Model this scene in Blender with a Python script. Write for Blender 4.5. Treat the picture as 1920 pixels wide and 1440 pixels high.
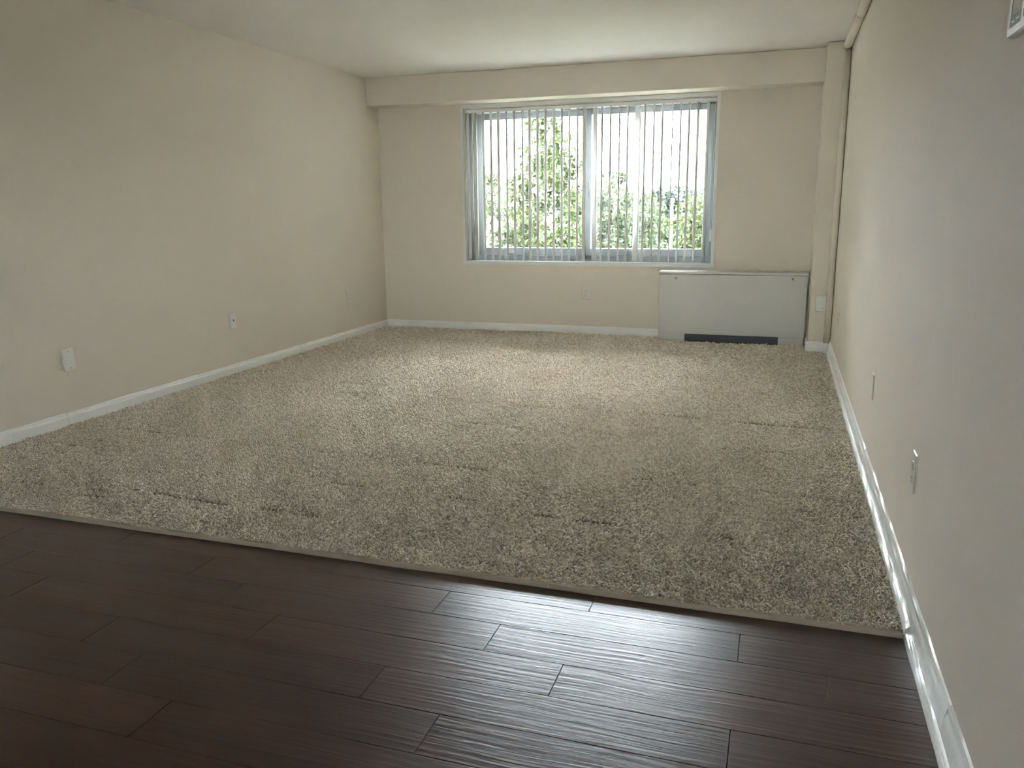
import bpy, bmesh, math, random
import numpy as np
from mathutils import Vector, Matrix

random.seed(7)
rng = np.random.default_rng(11)
scene = bpy.context.scene
for o in list(bpy.data.objects):
    bpy.data.objects.remove(o)
COL = scene.collection

# ------------------------------------------------------------------ camera
F_PX, YAW, PITCH, ROLL, CAM_H = 1502.9, -0.3218, 0.2177, 0.0109, 1.2177
cy, sy, cp, sp = math.cos(YAW), math.sin(YAW), math.cos(PITCH), math.sin(PITCH)
fw = Vector((sy * cp, cy * cp, -sp))
rt = Vector((cy, -sy, 0))
dn = fw.cross(rt)
cr, sr = math.cos(ROLL), math.sin(ROLL)
right = rt * cr + dn * sr
down = dn * cr - rt * sr
cam_d = bpy.data.cameras.new('camera')
cam_d.sensor_width = 36
cam_d.lens = F_PX / 1920 * 36
cam_d.clip_end = 2000
cam_d.clip_start = 0.05
cam = bpy.data.objects.new('camera', cam_d)
M = Matrix.Identity(4)
for i, ax in enumerate((right, -down, -fw)):
    for j in range(3):
        M[j][i] = ax[j]
M[2][3] = CAM_H
cam.matrix_world = M
COL.objects.link(cam)
scene.camera = cam

# ------------------------------------------------------------------ sky, sun, exposure
world = bpy.data.worlds.new('world')
scene.world = world
world.use_nodes = True
wb = world.node_tree.nodes['Background']
wb.inputs[0].default_value = (0.875, 0.93, 1.0, 1)
wb.inputs[1].default_value = 4.0

sun_d = bpy.data.lights.new('sun', 'SUN')
sun_d.energy = 2.2
sun_d.color = (1.0, 0.95, 0.84)
sun_d.angle = 0.01
sun = bpy.data.objects.new('sun', sun_d)
sun.rotation_euler = Vector((0.75, 0.04, -1.0)).to_track_quat('-Z', 'Y').to_euler()
COL.objects.link(sun)

vs = scene.view_settings
vs.view_transform = 'Standard'
vs.look = 'None'
vs.gamma = 1.0
vs.use_curve_mapping = False
vs.exposure = 4.36
scene.cycles.diffuse_bounces = 6
scene.cycles.max_bounces = 10
scene.cycles.sample_clamp_indirect = 0.0
scene.cycles.transparent_max_bounces = 16

# ------------------------------------------------------------------ dimensions (metres)
XL, XR, YF, ZC = -3.896, 0.432, 7.554, 2.44
YS, ZS = 7.311, 2.18          # soffit front and underside
YC = 2.362                    # front edge of the carpet
YB = -11.5                     # wall behind the camera
WZ = -0.02                    # top of the wood floor; top of the carpet pile is about 0

# ------------------------------------------------------------------ material helpers
def new_mat(name):
    m = bpy.data.materials.new(name)
    m.use_nodes = True
    nt = m.node_tree
    return m, nt, nt.nodes['Principled BSDF']

def N(nt, t, **kw):
    n = nt.nodes.new(t)
    for k, v in kw.items():
        if k.startswith('i_'):
            n.inputs[k[2:].replace('_', ' ')].default_value = v
        else:
            setattr(n, k, v)
    return n

def paint(name, col, rough=0.5, bump=0.05, scale=180.0, vary=0.04, spec=0.4, lump=0.0):
    m, nt, b = new_mat(name)
    tc = N(nt, 'ShaderNodeNewGeometry')
    big = N(nt, 'ShaderNodeTexNoise', i_Scale=1.3, i_Detail=4.0)
    nt.links.new(tc.outputs['Position'], big.inputs['Vector'])
    r = N(nt, 'ShaderNodeValToRGB')
    r.color_ramp.elements[0].position = 0.3
    r.color_ramp.elements[1].position = 0.7
    r.color_ramp.elements[0].color = tuple(c * (1 - vary) for c in col) + (1,)
    r.color_ramp.elements[1].color = tuple(min(1, c * (1 + vary)) for c in col) + (1,)
    nt.links.new(big.outputs['Fac'], r.inputs[0])
    nt.links.new(r.outputs[0], b.inputs['Base Color'])
    b.inputs['Roughness'].default_value = rough
    b.inputs['Specular IOR Level'].default_value = spec
    if bump:
        n = N(nt, 'ShaderNodeTexNoise', i_Scale=scale, i_Detail=2.0)
        nt.links.new(tc.outputs['Position'], n.inputs['Vector'])
        bp = N(nt, 'ShaderNodeBump', i_Strength=bump, i_Distance=0.002)
        nt.links.new(n.outputs['Fac'], bp.inputs['Height'])
        last = bp
        if lump:
            n2 = N(nt, 'ShaderNodeTexNoise', i_Scale=22.0, i_Detail=3.0)
            nt.links.new(tc.outputs['Position'], n2.inputs['Vector'])
            b2 = N(nt, 'ShaderNodeBump', i_Strength=lump, i_Distance=0.01)
            nt.links.new(n2.outputs['Fac'], b2.inputs['Height'])
            nt.links.new(bp.outputs[0], b2.inputs['Normal'])
            last = b2
        nt.links.new(last.outputs[0], b.inputs['Normal'])
    return m

def plain(name, col, rough=0.5, spec=0.5, metal=0.0):
    m, nt, b = new_mat(name)
    b.inputs['Base Color'].default_value = tuple(col) + (1,)
    b.inputs['Roughness'].default_value = rough
    b.inputs['Specular IOR Level'].default_value = spec
    b.inputs['Metallic'].default_value = metal
    return m

def wood_mat():
    m, nt, b = new_mat('dark_vinyl_plank')
    g = N(nt, 'ShaderNodeNewGeometry')
    oi = N(nt, 'ShaderNodeObjectInfo')
    off = N(nt, 'ShaderNodeVectorMath', operation='SCALE')
    off.inputs[0].default_value = (7.3, 3.1, 5.0)
    nt.links.new(oi.outputs['Random'], off.inputs['Scale'])
    add = N(nt, 'ShaderNodeVectorMath', operation='ADD')
    nt.links.new(g.outputs['Position'], add.inputs[0])
    nt.links.new(off.outputs[0], add.inputs[1])
    # slow wander so that the grain lines bend a little
    w = N(nt, 'ShaderNodeTexNoise', i_Scale=3.0, i_Detail=1.0)
    nt.links.new(add.outputs[0], w.inputs['Vector'])
    ws = N(nt, 'ShaderNodeVectorMath', operation='MULTIPLY')
    ws.inputs[1].default_value = (0.0, 0.03, 0.0)
    nt.links.new(w.outputs['Color'], ws.inputs[0])
    add2 = N(nt, 'ShaderNodeVectorMath', operation='ADD')
    nt.links.new(add.outputs[0], add2.inputs[0])
    nt.links.new(ws.outputs[0], add2.inputs[1])
    mp = N(nt, 'ShaderNodeMapping')
    mp.inputs['Scale'].default_value = (2.2, 84.0, 1.0)
    nt.links.new(add2.outputs[0], mp.inputs['Vector'])
    fine = N(nt, 'ShaderNodeTexNoise', i_Scale=1.0, i_Detail=5.0, i_Roughness=0.62)
    nt.links.new(mp.outputs[0], fine.inputs['Vector'])
    mp2 = N(nt, 'ShaderNodeMapping')
    mp2.inputs['Scale'].default_value = (1.6, 14.0, 1.0)
    nt.links.new(add2.outputs[0], mp2.inputs['Vector'])
    broad = N(nt, 'ShaderNodeTexNoise', i_Scale=1.0, i_Detail=4.0)
    nt.links.new(mp2.outputs[0], broad.inputs['Vector'])
    mix = N(nt, 'ShaderNodeMix', data_type='FLOAT')
    mix.inputs[0].default_value = 0.5
    nt.links.new(fine.outputs['Fac'], mix.inputs[2])
    nt.links.new(broad.outputs['Fac'], mix.inputs[3])
    r = N(nt, 'ShaderNodeValToRGB')
    e = r.color_ramp.elements
    e[0].position, e[1].position = 0.32, 0.68
    e[0].color = (0.030, 0.0105, 0.005, 1)
    e[1].color = (0.088, 0.036, 0.020, 1)
    nt.links.new(mix.outputs[0], r.inputs[0])
    hsv = N(nt, 'ShaderNodeHueSaturation')
    mr = N(nt, 'ShaderNodeMapRange')
    mr.inputs['To Min'].default_value = 0.8
    mr.inputs['To Max'].default_value = 1.2
    nt.links.new(oi.outputs['Random'], mr.inputs['Value'])
    nt.links.new(mr.outputs[0], hsv.inputs['Value'])
    nt.links.new(r.outputs[0], hsv.inputs['Color'])
    nt.links.new(hsv.outputs[0], b.inputs['Base Color'])
    b.inputs['Roughness'].default_value = 0.31
    b.inputs['Specular IOR Level'].default_value = 0.45
    bp = N(nt, 'ShaderNodeBump', i_Strength=0.5, i_Distance=0.0028)
    nt.links.new(fine.outputs['Fac'], bp.inputs['Height'])
    nt.links.new(bp.outputs[0], b.inputs['Normal'])
    return m

def carpet_mat():
    m, nt, b = new_mat('beige_carpet')
    g = N(nt, 'ShaderNodeNewGeometry')
    n1 = N(nt, 'ShaderNodeTexNoise', i_Scale=2.2, i_Detail=5.0, i_Roughness=0.6)
    nt.links.new(g.outputs['Position'], n1.inputs['Vector'])
    oi = N(nt, 'ShaderNodeObjectInfo')
    mix = N(nt, 'ShaderNodeMix', data_type='FLOAT')
    mix.inputs[0].default_value = 0.62
    nt.links.new(n1.outputs['Fac'], mix.inputs[2])
    nt.links.new(oi.outputs['Random'], mix.inputs[3])
    r = N(nt, 'ShaderNodeValToRGB')
    e = r.color_ramp.elements
    e[0].position, e[1].position = 0.22, 0.80
    e[0].color = (0.60, 0.51, 0.41, 1)
    e[1].color = (0.97, 0.89, 0.78, 1)
    nt.links.new(mix.outputs[0], r.inputs[0])
    nt.links.new(r.outputs[0], b.inputs['Base Color'])
    b.inputs['Roughness'].default_value = 0.9
    b.inputs['Specular IOR Level'].default_value = 0.1
    b.inputs['Sheen Weight'].default_value = 0.15
    return m

def leaf_mat(name, c0, c1, trans=0.35):
    m, nt, b = new_mat(name)
    g = N(nt, 'ShaderNodeNewGeometry')
    n = N(nt, 'ShaderNodeTexNoise', i_Scale=3.0, i_Detail=3.0)
    nt.links.new(g.outputs['Position'], n.inputs['Vector'])
    r = N(nt, 'ShaderNodeValToRGB')
    e = r.color_ramp.elements
    e[0].position, e[1].position = 0.35, 0.65
    e[0].color = tuple(c0) + (1,)
    e[1].color = tuple(c1) + (1,)
    nt.links.new(n.outputs['Fac'], r.inputs[0])
    nt.links.new(r.outputs[0], b.inputs['Base Color'])
    b.inputs['Roughness'].default_value = 0.55
    b.inputs['Specular IOR Level'].default_value = 0.25
    t = N(nt, 'ShaderNodeBsdfTranslucent')
    nt.links.new(r.outputs[0], t.inputs['Color'])
    mx = N(nt, 'ShaderNodeMixShader')
    mx.inputs[0].default_value = trans
    nt.links.new(b.outputs[0], mx.inputs[1])
    nt.links.new(t.outputs[0], mx.inputs[2])
    nt.links.new(mx.outputs[0], nt.nodes['Material Output'].inputs['Surface'])
    return m

def glass_mat():
    m, nt, b = new_mat('window_glass')
    nt.nodes.remove(b)
    tr = N(nt, 'ShaderNodeBsdfTransparent')
    tr.inputs[0].default_value = (0.93, 0.96, 0.96, 1)
    gl = N(nt, 'ShaderNodeBsdfGlossy')
    gl.inputs['Roughness'].default_value = 0.02
    fr = N(nt, 'ShaderNodeFresnel', i_IOR=1.45)
    mx = N(nt, 'ShaderNodeMixShader')
    nt.links.new(fr.outputs[0], mx.inputs[0])
    nt.links.new(tr.outputs[0], mx.inputs[1])
    nt.links.new(gl.outputs[0], mx.inputs[2])
    nt.links.new(mx.outputs[0], nt.nodes['Material Output'].inputs['Surface'])
    return m

def vane_mat(name, trans):
    m, nt, b = new_mat(name)
    b.inputs['Base Color'].default_value = (0.84, 0.84, 0.81, 1)
    b.inputs['Roughness'].default_value = 0.5
    b.inputs['Specular IOR Level'].default_value = 0.25
    if trans:
        t = N(nt, 'ShaderNodeBsdfTranslucent')
        t.inputs[0].default_value = (0.90, 0.90, 0.87, 1)
        mx = N(nt, 'ShaderNodeMixShader')
        mx.inputs[0].default_value = trans
        nt.links.new(b.outputs[0], mx.inputs[1])
        nt.links.new(t.outputs[0], mx.inputs[2])
        nt.links.new(mx.outputs[0], nt.nodes['Material Output'].inputs['Surface'])
    return m

WALL = paint('beige_wall_paint', (0.755, 0.69, 0.59), 0.75, 0.06, 260, 0.015, 0.08)
CEIL = paint('ceiling_paint', (0.80, 0.77, 0.735), 0.75, 0.10, 140, 0.02, 0.2)
TRIM = paint('white_gloss_trim', (0.88, 0.88, 0.85), 0.28, 0.05, 120, 0.02, 0.5, lump=0.22)
PIPE = paint('painted_pipe', (0.755, 0.69, 0.59), 0.42, 0.06, 200, 0.02, 0.4, lump=0.06)
WHITE = paint('white_window_trim', (0.78, 0.78, 0.76), 0.4, 0.03, 120, 0.02, 0.4)
PLATE = plain('white_plastic', (0.80, 0.79, 0.75), 0.32)
PLATE2 = plain('ivory_plastic', (0.74, 0.72, 0.65), 0.35)
SCREW = plain('screw_metal', (0.30, 0.29, 0.27), 0.4, 0.5, 0.6)
DARK = plain('dark_void', (0.02, 0.02, 0.02), 0.6)
FRAME = plain('grey_aluminium_glare', (0.33, 0.345, 0.36), 0.42, 0.5, 0.25)  # bluish lift of the window glare is put into the frame colour
CONV = paint('convector_enamel', (0.60, 0.59, 0.535), 0.42, 0.03, 160, 0.015, 0.45)
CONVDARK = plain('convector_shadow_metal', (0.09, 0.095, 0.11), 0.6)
GLASS = glass_mat()
VANE = vane_mat('blind_vinyl', 0.0)
BLADE = vane_mat('blind_vinyl_thin', 0.5)     # translucent blade; the opaque lip is added to look grey against the sky
WOOD = wood_mat()
CARPET = carpet_mat()
BACKING = plain('carpet_backing', (0.24, 0.20, 0.15), 0.95, 0.1)
EDGE = paint('carpet_edge_strip', (0.42, 0.355, 0.27), 0.7, 0.2, 120, 0.06, 0.2)
GAP = plain('plank_gap', (0.010, 0.006, 0.004), 0.7, 0.2)

# ------------------------------------------------------------------ mesh helpers
def tag(o, label=None, cat=None, group=None, kind=None):
    if label: o['label'] = label
    if cat: o['category'] = cat
    if group: o['group'] = group
    if kind: o['kind'] = kind
    return o

def obj(name, bm, mat=None, parent=None, smooth=False, loc=None):
    me = bpy.data.meshes.new(name)
    if isinstance(bm, bmesh.types.BMesh):
        bmesh.ops.recalc_face_normals(bm, faces=bm.faces)
        bm.to_mesh(me)
        bm.free()
    else:
        me.from_pydata(*bm)
    if mat: me.materials.append(mat)
    if smooth:
        for p in me.polygons: p.use_smooth = True
    o = bpy.data.objects.new(name, me)
    COL.objects.link(o)
    if loc: o.location = loc
    if parent: o.parent = parent
    return o

def empty(name, loc=(0, 0, 0), rot=(0, 0, 0)):
    o = bpy.data.objects.new(name, None)
    o.location = loc
    o.rotation_euler = rot
    o.empty_display_size = 0.05
    COL.objects.link(o)
    return o

def box(bm, x0, x1, y0, y1, z0, z1, bevel=0.0, seg=2):
    vs_ = [bm.verts.new(c) for c in ((x0, y0, z0), (x1, y0, z0), (x1, y1, z0), (x0, y1, z0),
                                     (x0, y0, z1), (x1, y0, z1), (x1, y1, z1), (x0, y1, z1))]
    fs = [bm.faces.new([vs_[i] for i in f]) for f in
          ((3, 2, 1, 0), (4, 5, 6, 7), (0, 1, 5, 4), (1, 2, 6, 5), (2, 3, 7, 6), (3, 0, 4, 7))]
    if bevel:
        es = list({e for f in fs for e in f.edges})
        bmesh.ops.bevel(bm, geom=es, offset=bevel, segments=seg, affect='EDGES', profile=0.5)
    return bm

def B(*a, **k):
    return box(bmesh.new(), *a, **k)

def tube(bm, pts, radii, n=10, cap=True):
    rings = []
    pts = [Vector(p) for p in pts]
    for i, p in enumerate(pts):
        d = (pts[min(i + 1, len(pts) - 1)] - pts[max(i - 1, 0)]).normalized()
        u = d.orthogonal().normalized()
        if i:
            u = (pu - d * pu.dot(d)).normalized()
        pu = u
        v = d.cross(u)
        r = radii[i] if isinstance(radii, (list, tuple)) else radii
        rings.append([bm.verts.new(p + (u * math.cos(2 * math.pi * k / n) + v * math.sin(2 * math.pi * k / n)) * r) for k in range(n)])
    for a, b in zip(rings, rings[1:]):
        for k in range(n):
            bm.faces.new((a[k], a[(k + 1) % n], b[(k + 1) % n], b[k]))
    if cap:
        bm.faces.new(list(reversed(rings[0])))
        bm.faces.new(rings[-1])
    return bm

def sweep_profile(bm, prof, axis, a0, a1, base, outdir, steps, wob=0.0, seed=0):
    """profile (d, z) swept along axis ('x'/'y') from a0 to a1; d grows from the wall towards outdir."""
    r = random.Random(seed)
    rings = []
    w1 = [r.uniform(0, 6.28) for _ in range(6)]
    for i in range(steps + 1):
        a = a0 + (a1 - a0) * i / steps
        ring = []
        for j, (d, z) in enumerate(prof):
            k = wob * (math.sin(a * 9.1 + w1[0] + j) + 0.7 * math.sin(a * 23.0 + w1[1] + 2 * j) + 0.4 * r.uniform(-1, 1)) / 2
            dd = d if d == 0 else d + k
            zz = z if j in (0, len(prof) - 1) and z < 0 else z + k * 1.5
            if axis == 'y':
                ring.append(bm.verts.new((base + outdir * dd, a, zz)))
            else:
                ring.append(bm.verts.new((a, base + outdir * dd, zz)))
        rings.append(ring)
    n = len(prof)
    for A, C in zip(rings, rings[1:]):
        for j in range(n):
            bm.faces.new((A[j], A[(j + 1) % n], C[(j + 1) % n], C[j]))
    bm.faces.new(rings[0])
    bm.faces.new(list(reversed(rings[-1])))
    return bm

# ------------------------------------------------------------------ room shell
T = 0.25
floor = tag(obj('floor', B(XL - T, XR + T, YB - T, YF + T, -0.30, -0.026), GAP),
            'dark brown wood plank floor in the foreground', kind='structure')
tag(obj('ceiling', B(XL - T, XR + T, YB - T, YF + T, ZC, ZC + 0.3), CEIL), 'smooth off-white ceiling', kind='structure')
tag(obj('wall_left', B(XL - T, XL, YB - T, YF + T, -0.026, ZC), WALL), 'long bare beige wall on the left', kind='structure')
tag(obj('wall_right', B(XR, XR + T, YB - T, YF + T, -0.026, ZC), WALL), 'bare beige wall on the right', kind='structure')
BX0, BX1, BZ0, BZ1 = -1.9, -0.8, 0.10, 2.28        # unseen window added behind the viewer for fill light
bm = bmesh.new()
box(bm, XL, BX0, YB - T, YB, -0.026, ZC)
box(bm, BX1, XR, YB - T, YB, -0.026, ZC)
box(bm, BX0, BX1, YB - T, YB, -0.026, BZ0)
box(bm, BX0, BX1, YB - T, YB, BZ1, ZC)
tag(obj('wall_back', bm, WALL), 'beige wall behind the viewer', kind='structure')
OX0, OX1, OZ0, OZ1 = -2.985, -0.598, 0.683, 2.142   # window opening
bm = bmesh.new()
box(bm, XL, OX0, YF, YF + T, -0.026, ZC)
box(bm, OX1, XR, YF, YF + T, -0.026, ZC)
box(bm, OX0, OX1, YF, YF + T, -0.026, OZ0)
box(bm, OX0, OX1, YF, YF + T, OZ1, ZC)
tag(obj('wall_far', bm, WALL), 'beige end wall around the window', kind='structure')
tag(obj('soffit_beam', B(XL, XR, YS, YF, ZS, ZC, bevel=0.008), WALL),
    'boxed beige soffit running along the top of the window wall', kind='structure')
CX0, CY0 = 0.255, 7.085
tag(obj('corner_column', B(CX0, XR, CY0, YF, -0.026, ZC, bevel=0.006), WALL),
    'narrow boxed beige column in the far right corner', kind='structure')

# ---- planks
ROW_H, P_LEN = 0.1545, 0.9225
seam0 = 2.2465
offs = [-0.505, -0.971, -0.742]          # joints of successive rows, every third row repeats
pm = None
y_top = seam0 + ROW_H
row = 0
g = 0.0008
plank_bm = B(g, P_LEN - g, 0.0005, ROW_H - 0.0005, -0.008, 0.0, bevel=0.0007, seg=1)
plank_me = bpy.data.meshes.new('plank')
bmesh.ops.recalc_face_normals(plank_bm, faces=plank_bm.faces)
plank_bm.to_mesh(plank_me)
plank_bm.free()
plank_me.materials.append(WOOD)
while y_top - ROW_H * row > 0.25:
    y1 = y_top - ROW_H * row
    y0 = y1 - ROW_H
    x = offs[row % 3]
    while x > XL: x -= P_LEN
    while x < XR - 0.005:
        if x < XL or x + P_LEN > XR:
            xa, xb = max(x, XL), min(x + P_LEN, XR)
            if xb - xa > 0.02:
                po = obj('plank', B(0, xb - xa - 2 * g, 0.0005, ROW_H - 0.0005, -0.008, 0.0, bevel=0.0007, seg=1), WOOD, floor, loc=(xa + g, y0, WZ))
        else:
            po = bpy.data.objects.new('plank', plank_me)
            COL.objects.link(po)
            po.parent = floor
            po.location = (x, y0, WZ)
        x += P_LEN
    row += 1
y_end = y_top - ROW_H * row
obj('plank_field', B(XL, XR, YB, y_end - g, -0.028, WZ), WOOD, floor)

# ---- baseboards
PROF = [(0, -0.022), (0.014, -0.022), (0.014, 0.046), (0.0125, 0.052), (0.009, 0.058), (0.0075, 0.066), (0.006, 0.071), (0, 0.073)]
PROF_TALL = [(0, -0.022), (0.014, -0.022), (0.0145, 0.058), (0.0125, 0.068), (0.009, 0.076), (0.0080, 0.088), (0.0055, 0.094), (0, 0.096)]
def baseboard(side, spans, axis, base, outd, prof, label, wob):
    root = tag(empty('baseboard_' + side), label, kind='structure')
    for i, (a0, a1) in enumerate(spans):
        bm_ = sweep_profile(bmesh.new(), prof, axis, a0, a1, base, outd, max(4, int(abs(a1 - a0) * 28)), wob, 17 * i + len(side))
        obj('board', bm_, TRIM, root)
    return root
bl = baseboard('left', [(YB, 0.9), (0.902, 3.470), (3.474, 5.9), (5.902, YF)], 'y', XL, 1, PROF,
               'white painted baseboard along the left wall', 0.0012)
obj('paint_ridge', sweep_profile(bmesh.new(), [(0, 0.0), (0.016, 0.0), (0.016, 0.045), (0.010, 0.058), (0, 0.066)], 'y', 3.469, 3.476, XL, 1, 2, 0.0), TRIM, bl)
baseboard('far', [(XL + 0.012, -1.045)], 'x', YF, -1, [(d, z + 0.006 if z > 0 else z) for d, z in PROF],
          'white baseboard under the window', 0.0008)
br = baseboard('right', [(YB, 1.855), (1.858, 3.93), (3.933, CY0 - 0.02)], 'y', XR, -1, PROF_TALL,
               'white glossy painted baseboard along the right wall', 0.0014)
SHOE = [(0.012, -0.022), (0.029, -0.022), (0.0285, -0.012), (0.0255, -0.003), (0.020, 0.004), (0.012, 0.008)]
t1 = tag(empty('trim_1'), 'white quarter-round moulding at the foot of the right wall', kind='structure')
obj('quarter_round', sweep_profile(bmesh.new(), SHOE, 'y', YB, YC - 0.004, XR, -1, 130, 0.0012, 5), TRIM, t1)
obj('quarter_round', sweep_profile(bmesh.new(), [(d, z + 0.014) for d, z in SHOE], 'y', YC, CY0 - 0.02, XR, -1, 160, 0.0016, 6), TRIM, t1)
bc = tag(empty('baseboard_column'), 'white baseboard wrapped around the corner column', kind='structure')
PB = [(0, -0.022), (0.014, -0.022), (0.014, 0.062), (0.012, 0.070), (0.009, 0.078), (0.007, 0.086), (0.004, 0.090), (0, 0.091)]
obj('board', sweep_profile(bmesh.new(), PB, 'x', CX0 - 0.014, XR - 0.016, CY0, -1, 8, 0.0006, 3), TRIM, bc)
obj('board', sweep_profile(bmesh.new(), PB, 'y', CY0, 7.352, CX0, -1, 8, 0.0006, 4), TRIM, bc)

# ------------------------------------------------------------------ window
win = tag(empty('window_1', (0, 0, 0)), 'wide sliding window with grey metal frame and thin white surround', kind='structure')
# white surround bead, reveal lining and sill
bm = bmesh.new()
tw, tp = 0.026, 0.007
obj('surround', box(bmesh.new(), OX0 - tw, OX0, YF - tp, YF + 0.01, OZ0 - tw, ZS - 0.002, bevel=0.002), WHITE, win)
obj('surround', box(bmesh.new(), OX1, OX1 + tw, YF - tp, YF + 0.01, OZ0 - tw, ZS - 0.002, bevel=0.002), WHITE, win)
obj('surround', box(bmesh.new(), OX0, OX1, YF - tp, YF + 0.01, OZ0 - tw, OZ0, bevel=0.002), WHITE, win)
obj('surround', box(bmesh.new(), OX0, OX1, YF - tp, YF + 0.01, OZ1, ZS - 0.002, bevel=0.002), WHITE, win)
obj('reveal', box(bmesh.new(), OX0, OX0 + 0.006, YF + 0.010, YF + 0.115, OZ0, OZ1), WHITE, win)
obj('reveal', box(bmesh.new(), OX1 - 0.006, OX1, YF + 0.010, YF + 0.115, OZ0, OZ1), WHITE, win)
obj('reveal', box(bmesh.new(), OX0 + 0.006, OX1 - 0.006, YF + 0.010, YF + 0.115, OZ1 - 0.006, OZ1), WHITE, win)
obj('sill', box(bmesh.new(), OX0, OX1, YF - 0.004, YF + 0.115, OZ0, OZ0 + 0.010, bevel=0.003), WHITE, win)
# outer metal frame
fy0, fy1 = YF + 0.115, YF + 0.205
fz0, fz1 = OZ0 + 0.002, OZ1 - 0.002
FX0, FX1 = OX0, OX1
obj('frame_jamb', B(FX0, FX0 + 0.045, fy0, fy1, fz0, fz1, bevel=0.003), FRAME, win)
obj('frame_jamb', B(FX1 - 0.030, FX1, fy0, fy1, fz0, fz1, bevel=0.003), FRAME, win)
obj('frame_head', B(FX0 + 0.045, FX1 - 0.030, fy0, fy1, fz1 - 0.045, fz1, bevel=0.003), FRAME, win)
obj('frame_sill', B(FX0 + 0.045, FX1 - 0.030, fy0, fy1, fz0, fz0 + 0.060, bevel=0.003), FRAME, win)
obj('frame_track', B(FX0 + 0.045, FX1 - 0.030, fy0 + 0.040, fy0 + 0.046, fz0 + 0.060, fz0 + 0.072), FRAME, win)
def sash(x0, x1, y0, y1, z0, z1, wl, wr, wt, wbm):
    root = tag(empty('sash'), None)
    root.parent = win
    obj('stile', B(x0, x0 + wl, y0, y1, z0, z1, bevel=0.003), FRAME, root)
    obj('stile', B(x1 - wr, x1, y0, y1, z0, z1, bevel=0.003), FRAME, root)
    obj('rail', B(x0 + wl, x1 - wr, y0, y1, z1 - wt, z1, bevel=0.003), FRAME, root)
    obj('rail', B(x0 + wl, x1 - wr, y0, y1, z0, z0 + wbm, bevel=0.003), FRAME, root)
    ym = (y0 + y1) / 2
    obj('pane', B(x0 + wl - 0.004, x1 - wr + 0.004, ym - 0.003, ym + 0.003, z0 + wbm - 0.004, z1 - wt + 0.004), GLASS, root)
    return root
sz0, sz1 = fz0 + 0.061, fz1 - 0.046
sash(FX0 + 0.046, -1.760, fy0 + 0.050, fy0 + 0.082, sz0, sz1, 0.085, 0.062, 0.050, 0.072)
s2 = sash(-1.812, FX1 - 0.031, fy0 + 0.008, fy0 + 0.038, sz0, sz1, 0.066, 0.072, 0.048, 0.070)
obj('pull', B(-1.790, -1.770, fy0 - 0.006, fy0 + 0.009, 1.30, 1.44, bevel=0.003), FRAME, s2)

win_fill = tag(empty('fill_window'), 'added unseen window behind the viewer that lets in fill light', kind='structure')  # added opening, only there to send fill light forward
for a in ((BX0, BX0 + 0.05, BZ0, BZ1), (BX1 - 0.05, BX1, BZ0, BZ1)):
    obj('frame_jamb', B(a[0], a[1], YB - 0.16, YB - 0.10, a[2], a[3], bevel=0.003), FRAME, win_fill)
for a in ((BZ0, BZ0 + 0.05), (1.53, 1.57), (BZ1 - 0.05, BZ1)):
    obj('frame_rail', B(BX0 + 0.05, BX1 - 0.05, YB - 0.16, YB - 0.10, a[0], a[1], bevel=0.003), FRAME, win_fill)
for a in ((BZ0 + 0.046, 1.534), (1.566, BZ1 - 0.046)):
    obj('pane', B(BX0 + 0.046, BX1 - 0.046, YB - 0.133, YB - 0.127, a[0], a[1]), GLASS, win_fill)

# ------------------------------------------------------------------ vertical blind
vb = tag(empty('vertical_blind', (0, 0, 0)), 'open white vertical blind hanging inside the window opening', 'blind')
VY = YF + 0.058
obj('head_rail', B(OX0 + 0.008, OX1 - 0.008, VY - 0.030, VY + 0.026, 2.100, 2.134, bevel=0.004), VANE, vb)
vx = [-2.907, -2.829, -2.751, -2.673, -2.597, -2.519, -2.441, -2.362, -2.288, -2.213, -2.135, -2.055, -1.979, -1.904, -1.829, -1.757,
      -1.678, -1.600, -1.522, -1.441, -1.365, -1.287, -1.210, -1.131, -1.054, -0.971, -0.897, -0.821, -0.742, -0.660]
vwid = [24, 30, 17, 19, 22, 15, 17, 14, 20, 17, 16, 15, 14, 15, 14, 26, 44, 14, 14, 12, 14, 57, 15, 12, 15, 8, 11, 16, 19, 16]
def vane_mesh(h, lip):
    """S-profile vinyl vane: long blade along +y (towards the glass), with an added room-facing lip along +x that reads grey"""
    w, th, n = 0.089, 0.0010, 7
    mid = [(lip, 0.0028), (lip * 0.75, 0.0010), (lip * 0.4, 0.0), (lip * 0.12, 0.0012), (0.0, 0.0045)]
    mid += [(0.0025 * math.sin(math.pi * i / n), 0.0045 + (w - 0.0045) * i / n) for i in range(1, n + 1)]
    L_, R_ = [], []
    for i, (x, y) in enumerate(mid):
        x0_, y0_ = mid[max(i - 1, 0)]
        x1_, y1_ = mid[min(i + 1, len(mid) - 1)]
        d = math.hypot(x1_ - x0_, y1_ - y0_)
        nx, ny = -(y1_ - y0_) / d * th / 2, (x1_ - x0_) / d * th / 2
        L_.append((x + nx, y + ny)); R_.append((x - nx, y - ny))
    ring = L_ + R_[::-1]
    m = len(ring)
    vv = [(x, y - w / 2, z) for z in (0, h) for x, y in ring]
    ff = [(i, (i + 1) % m, m + (i + 1) % m, m + i) for i in range(m)]
    k = len(mid)
    for i in range(k - 1):
        ff.append((i + 1, i, m - 1 - i, m - 2 - i))
        ff.append((m + i, m + i + 1, m + m - 2 - i, m + m - 1 - i))
    return vv, [], ff
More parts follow.
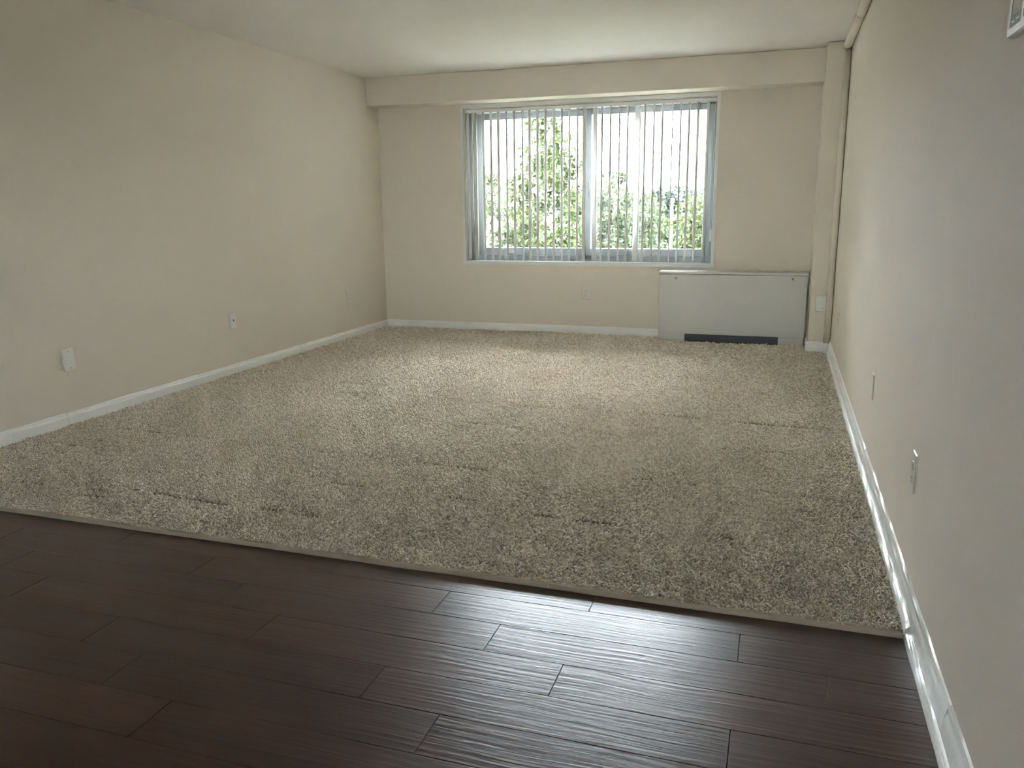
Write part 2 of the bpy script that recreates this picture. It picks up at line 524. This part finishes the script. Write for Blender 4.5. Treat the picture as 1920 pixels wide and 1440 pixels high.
for i, (x, w) in enumerate(zip(vx, vwid)):
    x = x * VY / (YF - 0.05)
    wide = w > 40
    if not wide: w = w * 1.4 + 1
    short = i in (27, 28, 29, 0)
    o = obj('vane', vane_mesh(1.390 if short else 1.398, 0.010 if wide else w / 1000.0), VANE, vb)
    o.data.materials.append(BLADE)
    for p in o.data.polygons:
        p.use_smooth = abs(p.normal.z) < 0.5
        p.material_index = 1 if p.center.y > -0.040 and not wide else 0
    view = math.atan2(-x, VY)
    # the vanes stand nearly square to the glass; two hang turned across the light
    o.rotation_euler = (0, 0, view + math.asin((w - 8) / 89.0)) if wide else (0, 0, view - math.asin((w - 1) / 89.0))
    o.location = (x - (0 if wide else w / 2000.0), VY, 0.712 if short else 0.704)
cord = tube(bmesh.new(), [(OX1 - 0.020, VY - 0.034, 2.10), (OX1 - 0.019, VY - 0.036, 1.5), (OX1 - 0.017, VY - 0.036, 0.99)], 0.0016, 6)
obj('cord', cord, VANE, vb)
bm = B(OX1 - 0.026, OX1 - 0.0065, VY - 0.050, VY - 0.024, 0.890, 0.998, bevel=0.005)
obj('cord_tensioner', bm, PLATE2, vb)

# ------------------------------------------------------------------ convector under the window
cv = tag(empty('convector_cabinet', (-0.39, 7.36, 0)), 'low beige metal heating cabinet below the window beside the column', 'heater')
def CV(name, x0, x1, y0, y1, z0, z1, mat, bevel=0.0, parent=None):
    o = obj(name, B(x0 + 0.39, x1 + 0.39, y0 - 7.36, y1 - 7.36, z0, z1, bevel=bevel), mat)
    o.parent = parent or cv
    return o
c0, c1, cy0, cy1 = -1.034, 0.236, 7.36, YF - 0.002
CV('back_panel', c0 + 0.004, c1 - 0.004, cy0 + 0.018, cy1, 0.075, 0.606, CONV)
fp = CV('front_panel', c0, c1, cy0, cy0 + 0.018, 0.070, 0.607, CONV, 0.003)
CV('end_foot', c0 + 0.002, -0.792, cy0 + 0.004, cy1, -0.008, 0.0745, CONV, 0.002)
CV('end_foot', 0.020, c1 - 0.002, cy0 + 0.004, cy1, -0.008, 0.0745, CONV, 0.002)
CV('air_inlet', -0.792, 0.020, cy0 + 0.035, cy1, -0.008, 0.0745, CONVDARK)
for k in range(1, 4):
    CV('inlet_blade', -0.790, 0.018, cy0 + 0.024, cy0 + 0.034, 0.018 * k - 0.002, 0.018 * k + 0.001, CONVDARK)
lid = CV('top_lid', c0 - 0.004, c1 + 0.004, cy0 - 0.004, cy1, 0.611, 0.634, CONV, 0.004)
for i in range(5):
    xa = -0.505 + i * 0.112
    CV('vent_slot', xa, xa + 0.098, 7.405, 7.520, 0.6335, 0.6352, CONVDARK if i < 4 else CONV, parent=lid)
    for k in range(5):
        CV('vent_bar', xa, xa + 0.098, 7.413 + k * 0.023, 7.420 + k * 0.023, 0.6340, 0.6378, CONV, parent=lid)
CV('control_flap', -0.725, -0.615, 7.400, 7.525, 0.634, 0.638, CONV, 0.0015, parent=lid)
for sx, sz in ((-0.884, 0.573), (0.113, 0.580)):
    bm = tube(bmesh.new(), [(sx + 0.39, 0.001, sz), (sx + 0.39, -0.003, sz)], [0.011, 0.009], 14)
    s = obj('lock_screw', bm, SCREW, fp)
    bm = B(sx + 0.39 - 0.007, sx + 0.39 + 0.007, -0.0036, -0.0028, sz - 0.0012, sz + 0.0012)
    obj('slot', bm, DARK, s)

# ------------------------------------------------------------------ pipes in the corner
vp = tag(empty('riser_pipe', (0.403, CY0 - 0.027, 0.0)), 'painted vertical pipe in the corner beside the column', 'pipe')
obj('pipe_run', tube(bmesh.new(), [(0, 0, 0.086), (0, 0, 1.2), (0, 0, 2.372)], 0.026, 20), PIPE, vp, smooth=False)
hp = tag(empty('ceiling_pipe', (XR - 0.031, 5.0, ZC - 0.031)), 'painted horizontal pipe running along the ceiling above the right wall', 'pipe')
obj('pipe_run', tube(bmesh.new(), [(0, YB + 0.01 - 5, 0), (0, 0, 0), (0, 5.97 - 5, 0)], 0.029, 20), PIPE, hp)
obj('pipe_run', tube(bmesh.new(), [(0, 5.975 - 5, 0), (0, 6.4 - 5, 0), (0, CY0 - 0.002 - 5, 0)], 0.0305, 20), PIPE, hp)
for o in list(vp.children) + list(hp.children):
    for p in o.data.polygons: p.use_smooth = len(p.vertices) == 4

# ------------------------------------------------------------------ wall plates (local: x across, z up, -y out of the wall)
def plate_root(name, label, cat, loc, rz, group=None, ry=0.0):
    r = tag(empty(name, loc, (0, ry, rz)), label, cat, group)
    return r
def plate_body(root, w=0.078, h=0.124, d=0.0075, mat=PLATE):
    bm_ = bmesh.new()
    a, b_ = (w / 2, h / 2), (w / 2 - 0.006, h / 2 - 0.006)
    rings = []
    for (hw, hh), y in ((a, 0.0), (a, -d * 0.45), ((w / 2 - 0.002, h / 2 - 0.002), -d * 0.8), (b_, -d)):
        rings.append([bm_.verts.new((sx * (hw - cx_), y, sz_ * (hh - cz_))) for sx, sz_, cx_, cz_ in
                      ((-1, -1, 0.004, 0), (1, -1, 0.004, 0), (1, -1, 0, 0.004), (1, 1, 0, 0.004), (1, 1, 0.004, 0), (-1, 1, 0.004, 0), (-1, 1, 0, 0.004), (-1, -1, 0, 0.004))])
    for A, C in zip(rings, rings[1:]):
        for k in range(8):
            bm_.faces.new((A[k], A[(k + 1) % 8], C[(k + 1) % 8], C[k]))
    bm_.faces.new(rings[-1])
    bm_.faces.new(rings[0])
    return obj('plate', bm_, mat, root)
def screw(root, x, z, d=0.0075, mat=SCREW):
    s = obj('screw', tube(bmesh.new(), [(x, -d + 0.001, z), (x, -d - 0.0012, z)], [0.0038, 0.0030], 10), mat, root)
    return s
def duplex(root, d=0.0075, mat=PLATE):
    for sz_ in (-1, 1):
        zc = sz_ * 0.0205
        bm_ = bmesh.new()
        pts = []
        for k in range(24):
            t = 2 * math.pi * k / 24
            pts.append((0.0178 * math.cos(t), max(-0.0135, min(0.0135, 0.0178 * math.sin(t)))))
        r0 = [bm_.verts.new((x, -d + 0.001, zc + z)) for x, z in pts]
        r1 = [bm_.verts.new((x * 0.96, -d - 0.003, zc + z * 0.96)) for x, z in pts]
        for k in range(24):
            bm_.faces.new((r0[k], r0[(k + 1) % 24], r1[(k + 1) % 24], r1[k]))
        bm_.faces.new(r1)
        f = obj('receptacle', bm_, mat, root)
        for sx in (-0.0068, 0.0068):
            obj('slot', B(sx - 0.0011, sx + 0.0011, -d - 0.0034, -d - 0.0028, zc - 0.001, zc + 0.0078), DARK, f)
        obj('ground_hole', tube(bmesh.new(), [(0, -d - 0.0028, zc - 0.0075), (0, -d - 0.0034, zc - 0.0075)], 0.0026, 10), DARK, f)
    screw(root, 0, 0, d, mat)
RL = math.radians(90)     # plates on the left wall face +x
r = plate_root('blank_plate', 'white blank wall plate on the left wall, nearest the viewer', 'wall plate', (XL, 3.534, 0.377), RL, 'wall plates', -0.05)
plate_body(r, 0.080, 0.128, 0.012); screw(r, 0, 0.048, 0.012, SCREW); screw(r, 0, -0.048, 0.012, SCREW)
r = plate_root('cable_plate', 'white cable jack plate with a dark socket on the left wall', 'wall plate', (XL, 5.032, 0.400), RL, 'wall plates')
plate_body(r, 0.076, 0.122, 0.011); screw(r, 0, 0.048, 0.011, PLATE); screw(r, 0, -0.048, 0.011, PLATE)
obj('jack', tube(bmesh.new(), [(0, -0.010, 0.004), (0, -0.015, 0.004)], [0.0075, 0.0065], 12), PLATE, r)
obj('jack_hole', B(-0.0055, 0.0055, -0.0158, -0.0148, -0.002, 0.010), DARK, r)
obj('jack_port', B(-0.0045, 0.0045, -0.0120, -0.0108, -0.026, -0.018), PLATE2, r)
r = plate_root('power_outlet', 'ivory duplex outlet on the left wall near the far corner', 'outlet', (XL, 6.772, 0.399), RL, 'wall plates')
plate_body(r, mat=PLATE2); duplex(r, mat=PLATE2)
r = plate_root('power_outlet', 'beige duplex outlet on the end wall below the window', 'outlet', (-1.757, YF, 0.396), 0, 'wall plates')
M_OUT = plain('beige_outlet_plastic', (0.70, 0.67, 0.60), 0.35)
plate_body(r, 0.084, 0.122, mat=M_OUT); duplex(r, mat=M_OUT)
r = plate_root('blank_plate', 'white blank plate on the corner column, partly behind the pipe', 'wall plate', (0.340, CY0, 0.408), 0, 'wall plates')
plate_body(r, 0.086, 0.128, 0.007); screw(r, 0.014, 0.046, 0.007); screw(r, 0.014, -0.042, 0.007)
RR = -RL
r = plate_root('power_outlet', 'white duplex outlet on the right wall, nearest the viewer', 'outlet', (XR, 2.625, 0.405), RR, 'wall plates')
plate_body(r, 0.074, 0.124, 0.006, mat=M_OUT); duplex(r, 0.006, mat=M_OUT)
r = plate_root('blank_plate', 'white wall plate halfway along the right wall', 'wall plate', (XR, 3.87, 0.408), RR, 'wall plates')
plate_body(r, 0.074, 0.118, 0.006, mat=M_OUT); screw(r, 0, 0.046, 0.006, M_OUT); screw(r, 0, -0.046, 0.006, M_OUT)
r = plate_root('power_outlet', 'small outlet low on the right wall close to the corner column', 'outlet', (XR, 6.30, 0.40), RR, 'wall plates')
plate_body(r, 0.076, 0.118, 0.004, mat=M_OUT); duplex(r, 0.004, mat=M_OUT)

# ------------------------------------------------------------------ thermostat high on the right wall
th = tag(empty('wall_thermostat', (XR, 1.955, 1.611), (0, 0, RR)), 'white framed thermostat with a grey display, high on the right wall', 'thermostat')
# local: x = -(world y) side: +x points to the viewer end, -y out of the wall
TD = 0.018
x0, x1, z0, z1 = -0.038, 0.150, -0.070, 0.060
bm = bmesh.new()
def rr(hx0, hx1, hz0, hz1, r_, y, bow=0.0, n=5):
    out = []
    for cx_, cz_, a0 in ((hx1 - r_, hz0 + r_, -90), (hx1 - r_, hz1 - r_, 0), (hx0 + r_, hz1 - r_, 90), (hx0 + r_, hz0 + r_, 180)):
        for k in range(n + 1):
            a = math.radians(a0 + 90 * k / n)
            out.append(bm.verts.new((cx_ + r_ * math.cos(a), y, cz_ + r_ * math.sin(a))))
    return out
rings = [rr(x0, x1, z0, z1, 0.012, 0.0), rr(x0, x1, z0, z1, 0.012, -TD * 0.75), rr(x0 + 0.003, x1 - 0.003, z0 + 0.003, z1 - 0.003, 0.011, -TD),
         rr(x0 + 0.012, x1 - 0.083, z0 + 0.017, z1 - 0.014, 0.003, -TD - 0.0005), rr(x0 + 0.013, x1 - 0.084, z0 + 0.018, z1 - 0.015, 0.003, -TD + 0.004)]
for A, C in zip(rings, rings[1:]):
    for k in range(len(A)):
        bm.faces.new((A[k], A[(k + 1) % len(A)], C[(k + 1) % len(A)], C[k]))
bm.faces.new(rings[-1]); bm.faces.new(rings[0])
obj('casing', bm, PLATE, th)
BEZ = plain('thermostat_bezel', (0.06, 0.05, 0.04), 0.25)
LCD = plain('thermostat_display', (0.34, 0.34, 0.30), 0.2)
obj('bezel', B(x0 + 0.0132, x1 - 0.0842, -TD + 0.002, -TD + 0.0040, z0 + 0.0182, z1 - 0.0152), BEZ, th)
obj('display', B(x0 + 0.027, x1 - 0.0842, -TD + 0.0008, -TD + 0.0025, z0 + 0.040, z1 - 0.022), LCD, th)
for dx, dz in ((0.026, 0.0275), (0.058, 0.0290)):
    obj('mark', B(x0 + dx, x0 + dx + 0.020, -TD + 0.0010, -TD + 0.0022, z0 + dz, z0 + dz + 0.0022), PLATE, th)
for k in range(2):
    obj('button', B(x1 - 0.066, x1 - 0.020, -TD - 0.0015, -TD + 0.001, -0.048 + k * 0.034, -0.034 + k * 0.034, bevel=0.0006), BEZ, th)

# ------------------------------------------------------------------ carpet
ca = tag(obj('carpet', B(XL + 0.002, XR - 0.012, YC + 0.006, YF - 0.004, WZ - 0.005, -0.011), BACKING),
         'beige cut-pile carpet covering the room up to the wood floor', 'carpet')
bm = bmesh.new()
nseg = 120
sec = [(0.006, -0.0215), (-0.004, -0.0215), (-0.005, -0.014), (-0.004, -0.0035), (0.006, -0.0015)]
prev = None
for i in range(nseg + 1):
    x = XL + 0.016 + (XR - 0.030 - XL - 0.016) * i / nseg
    wob = 0.0012 * math.sin(x * 6.1) + 0.0008 * math.sin(x * 17.3 + 1)
    cur = [bm.verts.new((x, YC + a + wob, b_ + (0.4 * wob if b_ > -0.02 else 0))) for a, b_ in sec]
    if prev:
        for k in range(5):
            bm.faces.new((prev[k], prev[(k + 1) % 5], cur[(k + 1) % 5], cur[k]))
    else:
        bm.faces.new(cur)
    prev = cur
bm.faces.new(prev)
obj('edge_strip', bm, EDGE, ca)

def smooth_noise(px, py, scale, seed):
    r_ = np.random.default_rng(seed)
    v = np.zeros_like(px)
    for k in range(7):
        a = r_.uniform(0, 6.283)
        f_ = scale * r_.uniform(0.6, 2.2)
        v += np.sin((px * np.cos(a) + py * np.sin(a)) * f_ + r_.uniform(0, 6.283))
    return v / 7 ** 0.5
PX, PY = [], []
y = YC + 0.002
while y < YF - 0.012:
    s = 0.0062 + (y - YC) / (YF - YC) * 0.0055
    xs = np.arange(XL + 0.016, XR - 0.026, s)
    PX.append(xs + rng.uniform(-0.45, 0.45, len(xs)) * s)
    PY.append(np.full(len(xs), y) + rng.uniform(-0.45, 0.45, len(xs)) * s)
    y += s
PX, PY = np.concatenate(PX), np.concatenate(PY)
SC = (1.0 + (PY - YC) / (YF - YC) * 0.75) * rng.uniform(0.75, 1.25, len(PX))
keep = (PY > YC + 0.009) & (PX > XL + 0.012) & (PX < XR - 0.024) & (PY < YF - 0.01)
keep &= ~((PX > CX0 - 0.016) & (PY > CY0 - 0.016)) & ~((PX > -1.034) & (PX < 0.24) & (PY > 7.366))
# furrows between tuft rows: x0, y0, x1, y1, strength
FUR = [(-3.77, 3.53, -2.40, 3.46, 1.0), (-2.40, 3.46, -1.2, 3.42, 0.45), (-2.72, 2.705, -2.15, 2.672, 1.0), (-2.15, 2.672, -1.7, 2.66, 0.4),
       (-3.86, 4.72, 0.36, 4.61, 0.75), (-3.40, 4.985, -2.35, 4.945, 0.6), (-3.35, 2.645, -3.15, 2.64, 0.9), (-3.70, 3.17, -3.48, 3.18, 0.9),
       (-3.66, 3.29, -3.45, 3.285, 0.8), (-2.92, 2.575, -2.75, 2.59, 0.8), (-3.0, 2.66, -2.8, 2.65, 0.7), (-3.5, 2.45, -3.2, 2.44, 0.4),
       (-0.75, 4.695, 0.32, 4.60, 0.8), (-2.9, 5.45, -1.0, 5.40, 0.35), (-3.2, 6.0, -1.2, 5.95, 0.3), (-0.6, 3.5, 0.2, 3.47, 0.4), (-0.9, 2.95, -0.1, 2.92, 0.35),
       (-0.2, 3.30, 0.38, 3.28, 0.5), (-1.9, 3.05, -1.1, 3.02, 0.35), (-0.4, 4.1, 0.3, 4.07, 0.5), (-2.0, 4.2, -0.6, 4.16, 0.35), (-3.7, 4.0, -2.9, 3.96, 0.35)]
for k, (xa, ya, xb, yb, stg) in enumerate(FUR):
    t = (PX - xa) / (xb - xa)
    yl = ya + (yb - ya) * t + 0.006 * np.sin(PX * 7 + k) + 0.003 * np.sin(PX * 31 + 2 * k)
    d = np.abs(PY - yl)
    on = (t > 0) & (t < 1) & (np.sin(PX * 9 + k * 1.7) + np.sin(PX * 23.0 + k) > 1.4 - 3.0 * stg)
    wdt = 0.0078 + 0.0020 * (ya - 2.4)
    keep &= ~(on & (d < wdt))
    SC = np.where(on & (d < wdt * 2.6), SC * 0.8, SC)
PX, PY, SC = PX[keep], PY[keep], SC[keep]
n = len(PX)
lean = 0.35 + 0.30 * smooth_noise(PX, PY, 3.2, 3) + 0.12 * smooth_noise(PX, PY, 11.0, 4)
yawf = 1.2 * smooth_noise(PX, PY, 2.4, 5) - 1.4
rot = np.stack([rng.normal(0, 0.40, n), np.clip(lean + rng.normal(0, 0.33, n), -0.9, 1.15), yawf + rng.normal(0, 1.15, n)], 1).astype(np.float32)
# the pile brushed over the front lip leans slightly towards the wood
pile_me = bpy.data.meshes.new('pile')
pile_me.vertices.add(n)
co = np.stack([PX, PY, np.full(n, -0.0115) + rng.uniform(-0.0012, 0.0012, n)], 1).astype(np.float32)
pile_me.vertices.foreach_set('co', co.ravel())
at_ = pile_me.attributes.new('rot', 'FLOAT_VECTOR', 'POINT')
at_.data.foreach_set('vector', rot.ravel())
at_ = pile_me.attributes.new('scl', 'FLOAT', 'POINT')
at_.data.foreach_set('value', SC.astype(np.float32))
pile_me.materials.append(CARPET)
pile_me.update()
pile = bpy.data.objects.new('pile', pile_me)
COL.objects.link(pile)
pile.parent = ca
pile['kind'] = 'stuff'
ng = bpy.data.node_groups.new('tufts', 'GeometryNodeTree')
ng.interface.new_socket('Geometry', in_out='INPUT', socket_type='NodeSocketGeometry')
ng.interface.new_socket('Geometry', in_out='OUTPUT', socket_type='NodeSocketGeometry')
gi = ng.nodes.new('NodeGroupInput'); go = ng.nodes.new('NodeGroupOutput')
cu = ng.nodes.new('GeometryNodeCurveQuadraticBezier')
cu.inputs['Resolution'].default_value = 3
cu.inputs['Start'].default_value = (0, 0, 0)
cu.inputs['Middle'].default_value = (-0.0012, 0, 0.0085)
cu.inputs['End'].default_value = (0.0052, 0, 0.0112)
cc = ng.nodes.new('GeometryNodeCurvePrimitiveCircle')
cc.inputs['Resolution'].default_value = 4
cc.inputs['Radius'].default_value = 0.0026
c2m = ng.nodes.new('GeometryNodeCurveToMesh')
c2m.inputs['Fill Caps'].default_value = True
sm = ng.nodes.new('GeometryNodeSetMaterial'); sm.inputs['Material'].default_value = CARPET
iop = ng.nodes.new('GeometryNodeInstanceOnPoints')
ra = ng.nodes.new('GeometryNodeInputNamedAttribute'); ra.data_type = 'FLOAT_VECTOR'; ra.inputs['Name'].default_value = 'rot'
sa = ng.nodes.new('GeometryNodeInputNamedAttribute'); sa.data_type = 'FLOAT'; sa.inputs['Name'].default_value = 'scl'
e2r = ng.nodes.new('FunctionNodeEulerToRotation')
L = ng.links.new
L(cu.outputs[0], c2m.inputs['Curve']); L(cc.outputs[0], c2m.inputs['Profile Curve']); L(c2m.outputs[0], sm.inputs['Geometry'])
L(gi.outputs[0], iop.inputs['Points']); L(sm.outputs[0], iop.inputs['Instance'])
L(ra.outputs['Attribute'], e2r.inputs[0]); L(e2r.outputs[0], iop.inputs['Rotation']); L(sa.outputs['Attribute'], iop.inputs['Scale'])
L(iop.outputs[0], go.inputs[0])
md = pile.modifiers.new('tufts', 'NODES'); md.node_group = ng
print('tufts', n)

# ------------------------------------------------------------------ outside
GZ = -8.5
GRASS = leaf_mat('lawn', (0.06, 0.065, 0.04), (0.10, 0.10, 0.065), 0.0)
ASPH = paint('pale_pavement', (0.36, 0.35, 0.335), 0.9, 0.0)
tag(obj('ground', B(-400, 300, -300, 900, GZ - 0.5, GZ), GRASS), 'grassy ground outside far below the window', kind='structure')
tag(obj('bounce_paving', B(-60, 40, 9.0, 19.0, GZ, GZ + 0.04), ASPH), 'pale paving added at the foot of the building to bounce light', kind='structure')  # unseen pale surface added to bounce daylight onto the ceiling
tag(obj('bounce_lot', B(-120, 120, -160, -14, GZ, GZ + 0.04), ASPH), 'pale paved lot added behind the building to bounce light', kind='structure')  # unseen pale surface added to reflect light in from the back
tag(obj('road', B(-300, 250, 150, 235, GZ, GZ + 0.05), ASPH), 'pale paved lot beyond the trees', kind='structure')

BARK = paint('bark', (0.10, 0.075, 0.055), 0.9, 0.3, 30)
LEAF = [leaf_mat('leaf_bright', (0.0105, 0.018, 0.003), (0.027, 0.034, 0.006)),
        leaf_mat('leaf_mid', (0.0105, 0.018, 0.005), (0.022, 0.029, 0.007)),
        leaf_mat('leaf_haze_tint', (0.011, 0.016, 0.013), (0.015, 0.021, 0.015))]  # last one has distance haze put into the leaf colour
def tree(label, x, y, top, rad, zlow, leafmat, nclus, nleaf, lsize, seed, shape='round', clus_r=0.5):
    """crown between zlow and top (world z) with radius rad, standing on the ground at x, y"""
    r_ = np.random.default_rng(seed)
    H_ = top - GZ
    root = tag(empty('leafy_tree', (x, y, GZ)), label, 'tree', 'trees outside the window')
    zl, zt = zlow - GZ, H_
    bm_ = bmesh.new()
    tr = max(0.12, H_ * 0.016)
    pts = [(0, 0, -0.3)] + [(0.12 * rad * math.sin(3 * t + seed) * t, 0.1 * rad * math.cos(2 * t + seed) * t, t * (zt * 0.93)) for t in (0.15, 0.3, 0.5, 0.7, 0.85, 1.0)]
    tube(bm_, pts, [tr * 1.3, tr * 1.1, tr, tr * 0.8, tr * 0.5, tr * 0.3, tr * 0.1], 8)
    obj('trunk', bm_, BARK, root)
    cen = []
    while len(cen) < nclus:
        t = r_.uniform(0, 1)
        if shape == 'cone':
            prof = (1 - t) ** 0.75 * (0.55 + 0.45 * min(1, t * 5))
        else:
            prof = math.sqrt(max(0, 1 - (2 * t - 0.75) ** 2 / 1.5625)) if t > 0.375 else 0.75 + 0.25 * math.sin(t / 0.375 * 1.57)
        if r_.uniform() > prof + 0.08: continue
        a = r_.uniform(0, 6.283)
        rr_ = rad * prof * r_.uniform(0.35, 1.0) ** 0.6
        cen.append((rr_ * math.cos(a), rr_ * math.sin(a), zl + (zt - zl) * t))
    cen = np.array(cen)
    bm_ = bmesh.new()
    for c in cen[:: max(1, nclus // 26)]:
        zb = max(zl * 0.8, c[2] - 0.55 * math.hypot(c[0], c[1]))
        zb = min(zb, zt * 0.9)
        mid = (c[0] * 0.5, c[1] * 0.5, (zb + c[2]) / 2 + 0.1)
        tube(bm_, [(0, 0, zb), mid, tuple(c)], [tr * 0.35, tr * 0.2, tr * 0.06], 5)
    obj('branches', bm_, BARK, root)['kind'] = 'stuff'
    which = r_.integers(0, nclus, nleaf)
    dirs = r_.normal(0, 1, (nleaf, 3)); dirs /= np.linalg.norm(dirs, axis=1)[:, None]
    size_c = r_.uniform(0.7, 1.35, nclus)
    P = cen[which] + dirs * (clus_r * size_c[which] * r_.uniform(0.3, 1, nleaf) ** 0.5)[:, None] * np.array([1.15, 1.15, 0.75])
    u = r_.normal(0, 1, (nleaf, 3)); u /= np.linalg.norm(u, axis=1)[:, None]
    nn = r_.normal(0, 1, (nleaf, 3)) + np.array([0, 0, 0.9]) + dirs * 0.6
    v = np.cross(nn, u); v /= np.linalg.norm(v, axis=1)[:, None]
    L_ = (lsize * r_.uniform(0.6, 1.3, nleaf))[:, None]
    V = np.stack([P - u * L_, P + v * L_ * 0.55, P + u * L_, P - v * L_ * 0.55], 1).reshape(-1, 3).astype(np.float32)
    me = bpy.data.meshes.new('foliage')
    me.vertices.add(nleaf * 4); me.vertices.foreach_set('co', V.ravel())
    me.loops.add(nleaf * 4); me.loops.foreach_set('vertex_index', np.arange(nleaf * 4, dtype=np.int32))
    me.polygons.add(nleaf); me.polygons.foreach_set('loop_start', np.arange(0, nleaf * 4, 4, dtype=np.int32))
    me.update(calc_edges=True)
    me.materials.append(leafmat)
    fo = bpy.data.objects.new('foliage', me)
    COL.objects.link(fo); fo.parent = root; fo['kind'] = 'stuff'
    return root
def dirx(u):                       # direction (x per metre of y) for planning the distances outside
    return -0.3022 + (u - 1000) * 0.000695
tree('tall pointed leafy tree close outside the left half of the window', dirx(1024) * 25, 25, 4.0, 3.3, -7.0, LEAF[0], 230, 26000, 0.10, 1, 'cone', 0.45)
tree('broad leafy tree left of the tall pointed one, behind the left window edge', dirx(908) * 35, 35, 2.7, 2.9, -6.5, LEAF[0], 130, 15000, 0.11, 2, 'round', 0.5)
tree('rounded leafy tree right of the centre window post', dirx(1160) * 52, 52, 3.1, 2.9, -7.0, LEAF[1], 150, 15000, 0.16, 3, 'round', 0.6)
tree('smaller leafy tree beside the rounded one, nearer the centre post', dirx(1112) * 60, 60, 2.2, 2.6, -7.0, LEAF[1], 110, 10000, 0.17, 4, 'round', 0.6)
tree('leafy tree at the right edge of the window view', dirx(1325) * 36, 36, 2.4, 1.5, -7.0, LEAF[0], 90, 10000, 0.12, 5, 'round', 0.45)
tree('low spreading tree in front of the right edge of the window view', dirx(1282) * 44, 44, 1.5, 1.4, -7.5, LEAF[0], 80, 8000, 0.13, 6, 'round', 0.5)
tree('slim tree between the rounded tree and the far hazy ones', dirx(1212) * 70, 70, 2.2, 1.8, -7.0, LEAF[1], 80, 7000, 0.18, 7, 'round', 0.6)
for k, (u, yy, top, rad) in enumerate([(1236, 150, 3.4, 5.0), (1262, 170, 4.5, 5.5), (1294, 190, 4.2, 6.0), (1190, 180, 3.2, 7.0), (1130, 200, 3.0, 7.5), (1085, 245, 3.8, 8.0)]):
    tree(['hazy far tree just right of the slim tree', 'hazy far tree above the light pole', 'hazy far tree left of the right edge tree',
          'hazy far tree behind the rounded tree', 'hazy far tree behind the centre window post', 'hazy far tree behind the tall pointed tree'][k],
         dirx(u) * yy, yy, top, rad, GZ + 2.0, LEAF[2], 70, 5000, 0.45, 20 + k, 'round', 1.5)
for k, (u, yy, top, rad) in enumerate([(1225, 116, -1.6, 4.2), (1265, 97, -1.0, 3.5), (1302, 80, -1.2, 3.6), (1170, 85, -2.4, 3.5)]):
    tree(['low tree below the slim tree', 'low tree at the foot of the light pole', 'low tree under the right edge tree', 'low tree in front of the white car'][k],
         dirx(u) * yy, yy, top, rad, GZ + 1.0, LEAF[1], 60, 5000, 0.26, 40 + k, 'round', 0.9)

for k, (x_, y_, top_, rad_) in enumerate([(-12.9, 21, 9.0, 3.3), (-23.0, 19, 9.5, 3.4)]):  # unseen trees added to cut the window light on the right wall
    tree(['unseen tall tree added left of the window view to block light', 'second unseen tall tree added further left to block light'][k],
         x_, y_, top_, rad_, -6.5, LEAF[0], 170, 14000, 0.19, 60 + k, 'round', 0.85)

# pale pole
pl_ = tag(empty('light_pole', (dirx(1251) * 62, 62, GZ)), 'slender white light pole among the trees seen through the right pane', 'pole')
PALE = plain('pale_pole_paint', (0.30, 0.30, 0.29), 0.5)
obj('shaft', tube(bmesh.new(), [(0, 0, 0), (0, 0, 5.0), (0, 0, 9.9)], [0.16, 0.13, 0.09], 10), PALE, pl_)
obj('lamp_head', B(-0.16, 0.16, -0.16, 0.16, 9.85, 10.2, bevel=0.05), PALE, pl_)
# white house
ho = tag(empty('house', (dirx(1083) * 120, 120, GZ)), 'white flat-roofed house half hidden behind the tall tree', 'house')
HW = paint('house_wall', (0.72, 0.71, 0.69), 0.8, 0.0)
BRK = plain('house_brick', (0.42, 0.16, 0.10), 0.8)
obj('wall', B(-3.2, 1.6, 0, 6, 0, 6.7), HW, ho)
obj('brick_wing', B(1.6, 3.1, 0.3, 6, 0, 7.1), BRK, ho)
obj('roof', B(-3.5, 1.7, -0.3, 6.3, 6.7, 6.95), plain('house_roof', (0.30, 0.28, 0.27), 0.8), ho)
for wx in (-2.3, -0.4):
    w_ = obj('window', B(wx - 0.55, wx + 0.55, -0.06, 0.02, 4.2, 5.7), HW, ho)
    obj('pane', B(wx - 0.45, wx + 0.45, -0.08, -0.055, 4.3, 5.6), plain('house_pane', (0.10, 0.12, 0.14), 0.1), w_)
# white car
car = tag(empty('car', (dirx(1136) * 205, 205, GZ + 0.05)), 'white car parked far off, seen low in the right pane', 'car')
bm = bmesh.new()
prof = [(-2.2, 0.35), (2.2, 0.35), (2.25, 0.8), (1.3, 0.95), (0.7, 1.5), (-1.2, 1.55), (-2.0, 1.0), (-2.25, 0.85)]
a = [bm.verts.new((x, -0.85, z)) for x, z in prof]; b_ = [bm.verts.new((x, 0.85, z)) for x, z in prof]
for k in range(8): bm.faces.new((a[k], a[(k + 1) % 8], b_[(k + 1) % 8], b_[k]))
bm.faces.new(a); bm.faces.new(b_)
obj('body', bm, plain('car_white', (0.8, 0.8, 0.8), 0.3), car)
obj('side_window', B(-1.2, 0.8, -0.88, -0.84, 1.0, 1.42), plain('car_glass', (0.05, 0.06, 0.07), 0.1), car)
for wx in (-1.4, 1.4):
    for wy in (-0.8, 0.8):
        obj('wheel', tube(bmesh.new(), [(wx, wy - 0.1, 0.33), (wx, wy + 0.1, 0.33)], 0.33, 14), DARK, car)
